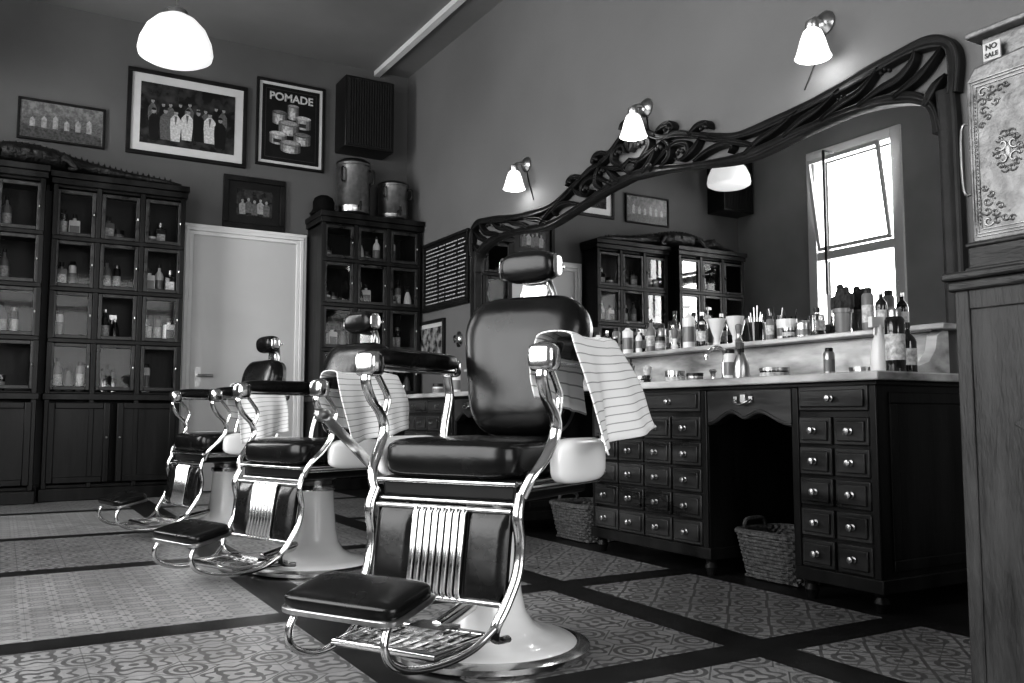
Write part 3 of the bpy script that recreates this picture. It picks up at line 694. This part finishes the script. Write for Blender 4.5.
def text(s,size,parent,loc,m,rot=(PI/2,0,0),name='lettering',ext=.001,sx=1,off=.0015):
    c=bpy.data.curves.new(name,'FONT'); c.body=s; c.size=size; c.align_x='CENTER'; c.align_y='CENTER'; c.extrude=ext; c.offset=off
    o=bpy.data.objects.new('tmp_text',c); COL.objects.link(o)
    dg=bpy.context.evaluated_depsgraph_get(); me=bpy.data.meshes.new_from_object(o.evaluated_get(dg)); bpy.data.objects.remove(o)
    me.materials.clear(); me.materials.append(m)
    q=bpy.data.objects.new(name,me); COL.objects.link(q); q.parent=parent; q.location=loc; q.rotation_euler=rot; q.scale=(sx,1,1); return q
text('POMADE',.105,F3,(0,-.016,.26),PRW,off=.003)
b=B()
a,c=.245,.335
for x0,x1,z0,z1 in ((-a,a,c-.006,c),(-a,a,-c,-c+.006),(-a,-a+.006,-c,c),(a-.006,a,-c,c)): b.box(x0,x1,-.0165,-.0142,z0,z1)
SHD=[mat('print_tone_%s'%w_,v,.35,0,.35,50) for w_,v in (('dark',.03),('deep',.07),('mid',.15),('pale',.3),('bright',.5))]
for q,(x,z,r,h,lid) in enumerate(((.02,.13,.055,.12,2),(-.11,.06,.07,.1,1),(.12,.04,.075,.09,3),(-.02,-.03,.10,.09,2),(.11,-.12,.085,.08,1),(-.12,-.14,.085,.08,3),(.0,-.21,.10,.07,2))):
    y0=-.0150-.0006*q; S5=8
    prof=[1,2,3,4,3,2,1,0]
    for k in range(S5):
        a0=PI+PI*k/S5; a1=PI+PI*(k+1)/S5
        b.prism([(x+r*math.cos(a0),z-h/2+r*.3*math.sin(a0)),(x+r*math.cos(a1),z-h/2+r*.3*math.sin(a1)),(x+r*math.cos(a1),z+h/2+r*.3*math.sin(a1)),(x+r*math.cos(a0),z+h/2+r*.3*math.sin(a0))],'y',y0,-.0142,prof[k])
    b.prism([(x-r*.55,z-h*.30-r*.24),(x+r*.35,z-h*.30-r*.27),(x+r*.35,z+h*.12-r*.27),(x-r*.55,z+h*.12-r*.24)],'y',y0-.0002,-.0142,4 if lid!=3 else 0)
    b.prism([(x+r*math.cos(t*PI/10),z+h/2+r*.3*math.sin(t*PI/10)) for t in range(20)],'y',y0-.0003,-.0142,lid)
    b.prism([(x+r*.8*math.cos(t*PI/10),z+h/2+.004+r*.22*math.sin(t*PI/10)) for t in range(20)],'y',y0-.0004,-.0142,min(4,lid+1))
b.make('printed_jars',SHD,F3,smooth=False)
F4=frame('framed_photograph',1.965,2.64,.57,.49,.05,.07,picmat('print_small',5,25,.01,.05,8),'small dark-framed photograph above the door',matm=BOARD)
b=B()
for i in range(5):
    x=-.11+i*.055; z=-.02+.015*(i%2); yy=-.0148-.0003*i
    b.prism([(x-.028,z-.09),(x+.028,z-.09),(x+.032,z),(x+.012,z+.02),(x-.012,z+.02),(x-.032,z)],'y',yy,-.0142,(0,1,1,0,1)[i]); b.prism([(x+.013*math.cos(a*PI/5),z+.036+.017*math.sin(a*PI/5)) for a in range(10)],'y',yy-.0001,-.0142,2)
b.make('printed_figures',[PRM,PRG,FACE],F4,smooth=False)
F5=frame('price_board',7.21,1.985,.95,.66,.03,0,None,'black framed board with columns of small lettering','right',matm=BOARD,catg='notice board')
b=B(); rnd=random.Random(5); b.box(-.445,.445,-.0142,-.010,-.30,.30,1)
for i in range(15):
    z=.26-i*.037
    for x0,wd in ((-.41,.24),(-.12,.1),(.02,.2),(.27,.12)):
        x=x0
        while x<x0+wd:
            l=rnd.uniform(.015,.05); b.box(x,x+l,-.0155,-.0142,z-.005,z+.006); x+=l+.010
b.make('print',[LABEL,BOARD],F5,smooth=False)
frame('framed_photograph',7.52,1.36,.62,.42,.03,.04,picmat('print_low',8,14,.03,.4,8),'framed photograph low on the wall by the counter','right')
b=B(); b.M=Matrix.Translation((XR,6.93,1.35))@Matrix.Rotation(-PI/2,4,'Y'); b.lathe([(.07,0),(.07,.01),(.05,.02),(.035,.03),(.035,.05),(.01,.055)],n=24); b.make('wall_bell',CHROME,label='small round chrome bell on the wall',cat='bell')
# ---------------------------------------------------------------- lamps
def sconce(y,label,cord):
    z=2.64; S=empty('wall_sconce',(XR,y,z),0,label,'wall lamp','sconces above the mirror')
    b=B(); b.M=Matrix.Rotation(-PI/2,4,'Y'); b.lathe([(.06,0),(.06,.012),(.045,.03),(.02,.045)],n=24); b.make('mount',CHROMED,S)
    b=B(); b.tube(cat([(-.03,0,0),(-.07,-.01,.0),(-.12,-.03,-.02),(-.14,-.035,-.05)],6),.013,10); b.lathe([(.018,-.03),(.032,-.04),(.034,-.075),(.028,-.085)],(-.14,-.035,0),20); b.make('arm',CHROMED,S)
    b=B(); b.lathe([(.030,-.075),(.045,-.09),(.060,-.13),(.072,-.175),(.083,-.21),(.089,-.22),(.082,-.223),(.066,-.175),(.052,-.13),(.035,-.095)],(-.14,-.035,0),28,capb=False,capt=False); b.make('lamp_shade',SHADE,S,label='frosted glass bell shade glowing')
    b=B(); b.tube(cat([(-.006,0,-.05),(-.006,cord*.3,-.14),(-.006,cord,-.3)],6),.004,6); b.make('cord',BLACK,S)
    l=bpy.data.lights.new('bulb','POINT'); l.energy=2.0; l.shadow_soft_size=.05; lo_=bpy.data.objects.new('bulb',l); COL.objects.link(lo_); lo_.parent=S; lo_.location=(-.14,-.035,-.25)
for y,c in ((5.77,-.1),(4.29,-.05),(2.88,.14)): sconce(y,'chrome wall sconce with frosted bell shade, lit',c)
Pn=empty('pendant_lamp',(.983,6.5,3.22),0,'white opal glass dome pendant lamp','ceiling lamp','pendant lamps')
b=B(); b.lathe([(.0,.0),(.13,.0),(.21,.008),(.25,.03),(.258,.065),(.245,.14),(.205,.23),(.14,.30),(.07,.34)],n=40); b.make('lamp_shade',SHADED,Pn,label='white opal glass dome')
b=B(); b.lathe([(.075,.335),(.075,.37),(.02,.4)],n=20); b.tube([(0,0,.38),(0,0,ZC-3.22-.03)],.008,8); b.lathe([(.05,ZC-3.22-.04),(.05,ZC-3.22)],n=20); b.make('rod',CHROMED,Pn)
P2=copy_tree(Pn,(-.43,7.56,3.38),skip=('rod',))
b=B(); b.lathe([(.075,.335),(.075,.37),(.02,.4)],n=20); b.tube([(0,0,.38),(0,0,ZC-3.38-.03)],.008,8); b.lathe([(.05,ZC-3.38-.04),(.05,ZC-3.38)],n=20); b.make('rod',CHROMED,P2)
# ---------------------------------------------------------------- counter items
ZS=1.06; ZW=.832
G1='barber products on the mirror ledge'; G2='barber products on the worktop'
for (kind,h,r,t,y,cap) in [('round',.2,.03,'c',4.95,None),('can',.17,.028,'g',4.84,'d'),('spray',.2,.034,'w',4.72,None),('round',.17,.03,'d',4.62,None),('can',.18,.026,'g',4.52,None),('pump',.21,.034,'w',4.40,None),('square',.15,.04,'d',4.27,None),('round',.2,.03,'g',4.17,None),('can',.16,.025,'s',4.07,None),('round',.23,.034,'c',3.95,None),('pump',.25,.036,'w',3.83,'w'),('round',.2,.033,'d',3.72,None),
  ('cone',.15,.05,'w',3.60,None),('cone',.15,.05,'w',3.46,None),('tumbler',.19,.042,'d',3.31,None),('tumbler',.17,.04,'s',3.21,None),('jar',.10,.05,'w',3.10,'w'),('jar',.07,.045,'s',2.99,'s'),('square',.14,.035,'c',2.91,None),('pump',.19,.03,'w',5.2,None),('round',.2,.03,'d',5.4,None),('jar',.1,.04,'w',5.6,None),
  ('can',.20,.027,'g',2.62,None),('round',.18,.027,'d',2.55,None),('round',.16,.028,'d',5.08,None)]:
    item(kind,h,r,t,3.41,y,ZS,'on the mirror ledge',G1,random.uniform(-.5,.5),cap)
for (kind,h,r,t,y) in [('brush',.11,.02,'d',4.78),('jar',.06,.03,'s',4.57),('can',.12,.02,'d',4.46),('round',.14,.02,'w',4.22),('jar',.08,.03,'g',4.02),('brush',.12,.022,'w',3.89),('can',.14,.022,'d',3.66),('brush',.10,.02,'s',3.38),('can',.12,.02,'g',3.16),('jar',.05,.03,'d',3.04)]:
    item(kind,h,r,t,3.355,y,ZS,'near the ledge edge',G1,0)
for (kind,h,r,t,x,y,cap) in [('jar',.05,.045,'d',2.9,3.62,'s'),('jar',.07,.05,'c',2.95,3.42,'s'),('jar',.05,.04,'s',2.9,3.22,'d'),('spray',.17,.036,'s',2.85,2.86,'d'),('can',.15,.03,'w',2.9,2.98,'d'),('jar',.045,.06,'d',2.8,2.62,'s'),('can',.12,.022,'s',2.9,2.42,'d'),('jar',.04,.05,'s',3.0,2.34,'s'),('brush',.1,.024,'d',2.85,3.52,None),('tumbler',.15,.034,'s',2.95,3.80,None),
  ('spray',.22,.036,'w',2.88,2.165,'w'),('can',.24,.035,'d',2.84,2.07,'s'),('round',.2,.033,'d',2.98,2.12,'d'),('tumbler',.2,.035,'s',2.9,5.3,None),('pump',.2,.033,'w',2.85,5.7,'d'),('jar',.08,.04,'w',2.8,5.9,'d')]:
    item(kind,h,r,t,x,y,ZW,'on the marble worktop',G2,random.uniform(-.5,.5),cap)
b=B(); b.lathe([(.03,0),(.03,.015),(.014,.03),(.014,.1)],n=16); b.tube(cat([(0,0,.09),(0,0,.15),(-.05,0,.17),(-.11,0,.14),(-.115,0,.11)],6),.01,10)
for s in (-1,1): b.lathe([(.022,0),(.012,.02),(.012,.05),(.02,.06),(.015,.07)],(0,s*.08,0),12)
b.make('basin_tap',CHROME,loc=(3.0,3.12,ZW),label='curved chrome basin tap on the worktop',cat='tap')
C=empty('potted_cactus',(3.425,2.77,ZS),0,'small dark cactus cluster in a dark pot','potted plant')
b=B(); b.lathe([(.034,0),(.042,.10),(.048,.10),(.048,.12),(.042,.12)],n=20); b.make('pot',MIDB,C)
b=B()
for (dx,dy,z0,h,r) in ((0,0,.11,.11,.030),(-.008,.034,.115,.07,.020),(.003,-.034,.115,.08,.021),(-.026,-.004,.11,.05,.017),(.0,.012,.19,.05,.014),(.002,-.02,.18,.045,.012)):
    n=20; vs=[];fs=[];Rn=14
    for i in range(Rn+1):
        t=i/Rn; rr=r*math.sqrt(max(.01,1-(2*t-1)**4 if t>.5 else 1))*(1 if t>.15 else .7+2*t)
        for k in range(n): a=2*PI*k/n; q=rr*(1+.16*(k%2)); vs.append((dx+q*math.cos(a),dy+q*math.sin(a),z0+h*t))
    for i in range(Rn):
        for k in range(n): fs.append((i*n+k,i*n+(k+1)%n,(i+1)*n+(k+1)%n,(i+1)*n+k))
    fs.append(tuple(Rn*n+k for k in range(n))); fs.append(tuple(range(n))); b.add(vs,fs)
b.make('cactus_stems',LEAF,C)
# ---------------------------------------------------------------- baskets
def basket(x,y,w,d,h,label):
    K=empty('wicker_basket',(x,y,0),0,label,'basket','wicker baskets'); b=B()
    for i in range(13):
        t=i/12; k=.8+.2*t; pts=[]
        for j in range(40):
            a=2*PI*j/40; cx=math.copysign(abs(math.cos(a))**.5,math.cos(a)); cy=math.copysign(abs(math.sin(a))**.5,math.sin(a)); wob=.004*(1 if (j+i)%2 else -1)
            pts.append((cx*(d/2*k+wob),cy*(w/2*k+wob),.012+h*t))
        b.tube(pts,.009 if i<12 else .014,6,closed=True)
    for j in range(28):
        a=2*PI*j/28; cx=math.copysign(abs(math.cos(a))**.5,math.cos(a)); cy=math.copysign(abs(math.sin(a))**.5,math.sin(a)); b.tube([(cx*d/2*.8,cy*w/2*.8,.005),(cx*d/2,cy*w/2,h+.01)],.006,6)
    b.box(-d/2*.75,d/2*.75,-w/2*.75,w/2*.75,.004,.014); b.make('woven_body',WICK,K)
    for s in (-1,1):
        b=B(); b.tube(cat([(-.06,s*w/2,h),(-.05,s*w/2,h+.05),(.05,s*w/2,h+.05),(.06,s*w/2,h)],6),.009,8); b.make('handle',WICK,K)
basket(2.86,2.62,.38,.3,.18,'brown wicker basket under the chest kneehole')
basket(2.84,4.02,.42,.32,.18,'wicker basket standing between the drawer chests')
# ---------------------------------------------------------------- right counter + cash register
cx0,cy1=1.985,1.275
K=empty('shop_counter',(cx0+.3,cy1-.6,0),0,'worn oak counter carrying the cash register','counter')
def rel(b): b.M=Matrix.Translation((-(cx0+.3),-(cy1-.6),0)); return b
b=rel(B()); b.box(cx0,cx0+.6,cy1-1.2,cy1,0,1.0)
b.box(cx0-.006,cx0,cy1-.035,cy1,.0,1.0)
for q in (cy1-.62,cy1-1.2): b.box(cx0-.006,cx0,q,q+.05,.0,1.0)
b.box(cx0-.006,cx0,cy1-1.15,cy1-.035,.93,1.0)
b.make('body',OAK,K,bevel=.004)
b=rel(B()); b.prism([(cy1-.30,.72),(cy1-.15,.675),(cy1-.125,.66),(cy1-.15,.645),(cy1-.30,.6)],'x',cx0-.004,cx0-.0001); b.make('side_panel',OAK,K,bevel=.002)
b=rel(B()); b.box(cx0-.03,cx0+.62,cy1-1.22,cy1+.02,1.0,1.02); b.box(cx0-.018,cx0+.61,cy1-1.21,cy1+.012,.975,1.0); b.make('counter_top',OAKD,K,bevel=.006)
ry1=cy1-.025; rx0=cx0+.01
Rg=empty('cash_register',(rx0+.2,ry1-.22,1.02),0,'ornate embossed metal cash register with NO SALE flag','cash register')
def rr(b): b.M=Matrix.Translation((-(rx0+.2),-(ry1-.22),-1.02)); return b
b=rr(B()); b.box(rx0+.005,rx0+.4,ry1-.44,ry1,1.02,1.085); b.box(rx0-.004,rx0+.41,ry1-.45,ry1+.004,1.02,1.032); b.box(rx0-.002,rx0+.4,ry1-.445,ry1+.003,1.08,1.092); b.make('drawer_base',OAKD,Rg,bevel=.004)
b=rr(B()); b.prism([(ry1-.43,1.09),(ry1-.008,1.09),(ry1-.008,1.49),(ry1-.03,1.52),(ry1-.43,1.56)],'x',rx0+.012,rx0+.39); b.make('case',SILV,Rg,bevel=.006)
b=rr(B()); x=rx0+.0105
yA,yB_,zA,zB=ry1-.40,ry1-.018,1.105,1.485
for a in (0,.007,.016):
    q=[(yA+a,zA+a),(yB_-a,zA+a),(yB_-a,zB-a),(yA+a,zB-a)]; b.tube([(x,p[0],p[1]) for p in q],.002,6,closed=True)
def spiral(cy,cz,dy,dz,r=.018,k=1):
    b.tube([(x,cy+dy*(.002+r*t)*math.cos(6*t*k),cz+dz*(.002+r*t)*math.sin(6*t*k)) for t in [i/16 for i in range(17)]],[.0012+.0016*math.sin(PI*(i+1)/18) for i in range(17)],6)
for sy,cyy in ((-1,yB_-.034),(1,yA+.034)):
    for sz,czz in ((1,zA+.034),(-1,zB-.034)):
        for (oy,oz,a_,c_,r_) in ((0,0,1,1,.012),(.022,-.004,1,-1,.010),(-.004,.024,-1,1,.010),(0,.046,1,1,.009),(.017,.018,1,1,.009),(.040,.002,1,1,.008),(.008,.064,-1,1,.007),(-.006,.080,1,1,.006),(.028,.03,-1,-1,.007),(.056,-.004,1,-1,.006)):
            spiral(cyy+sy*oy,czz+sz*oz,sy*a_,sz*c_,r_)
        for q in range(6): b.sup((x,cyy+sy*.011*q-.006*sy,czz+sz*(.075-.012*q)),(.002,.0025,.0025),1,1,6)
for q in range(34): b.sup((x,yB_-.0115,zA+.03+q*.0095),(.0015,.002,.0028),1,1,6)
zc=(zA+zB)/2; yc=yB_-.088
for s in (-1,1):
    for q in (-1,1):
        spiral(yc+q*.014,zc+s*.018,q,s,.014); spiral(yc+q*.008,zc+s*.04,q,-s,.009); spiral(yc+q*.028,zc+s*.008,q,s,.008); spiral(yc+q*.02,zc+s*.032,q,s,.007)
b.sup((x,yc,zc),(.004,.010,.018),1,1,12)
b.make('embossed_relief',IRON,Rg,ang=60)
b=rr(B()); b.prism([(ry1-.42,1.555),(ry1-.03,1.52),(ry1-.03,1.60),(ry1-.42,1.60)],'x',rx0+.05,rx0+.36); b.box(rx0+.02,rx0+.39,ry1-.43,ry1-.005,1.60,1.615); b.make('top_display',SILV,Rg,bevel=.004)
b=rr(B()); b.tube(cat([(rx0+.03,ry1-.008,1.22),(rx0+.03,ry1+.018,1.23),(rx0+.03,ry1+.018,1.38),(rx0+.03,ry1-.008,1.39)],5),.004,8); b.make('side_handle',CHROMED,Rg)
fy=ry1-.066
b=rr(B()); b.box(rx0+.03,rx0+.034,fy-.021,fy+.021,1.532,1.576); b.box(rx0+.034,rx0+.05,fy-.003,fy+.003,1.54,1.56); b.make('indicator_flag',FLAGM,Rg)
text('NO',.018,Rg,(rx0+.0288-(rx0+.2),fy-(ry1-.22),1.564-1.02),BLACK,rot=(PI/2,0,-PI/2),ext=.0005,off=.0005)
text('SALE',.0155,Rg,(rx0+.0288-(rx0+.2),fy-(ry1-.22),1.544-1.02),BLACK,rot=(PI/2,0,-PI/2),ext=.0005,off=.0005)
# ---------------------------------------------------------------- lights
def area(name,loc,rot,sx,sy,e,c=(1,1,1)):
    l=bpy.data.lights.new(name,'AREA'); l.shape='RECTANGLE'; l.size=sx; l.size_y=sy; l.energy=e
    o=bpy.data.objects.new(name,l); COL.objects.link(o); o.location=loc; o.rotation_euler=rot; return o
area('daylight_side_window',(XL-.25,2.6,2.05),(0,-PI/2,0),2.8,3.3,195)
area('daylight_rear_window',(XL-.25,6.37,2.35),(0,-PI/2,0),2.6,1.1,120)
area('daylight_shop_front',(.95,YF-.3,1.9),(PI/2,0,0),3.2,2.7,150)
w=bpy.data.worlds.new('sky_world'); SC.world=w; w.use_nodes=True; t=w.node_tree; bg=t.nodes['Background']
sk=t.nodes.new('ShaderNodeTexSky'); sk.sky_type='HOSEK_WILKIE'; sk.turbidity=8; sk.sun_direction=(-.6,-.5,.6)
bw=t.nodes.new('ShaderNodeRGBToBW'); t.links.new(sk.outputs[0],bw.inputs[0]); t.links.new(bw.outputs[0],bg.inputs[0]); bg.inputs[1].default_value=2.0
# ---------------------------------------------------------------- camera
cam=bpy.data.cameras.new('camera'); co=bpy.data.objects.new('camera',cam); COL.objects.link(co); SC.camera=co
cam.sensor_width=36; cam.lens=36*876/1024; co.location=(0,0,.68)
co.rotation_euler=(PI/2+math.atan(73.5/876),0,-math.radians(30.22)); cam.clip_start=.02
SC.view_settings.view_transform='Standard'
try: SC.view_settings.look='Medium High Contrast'
except Exception as e: print('look',e)
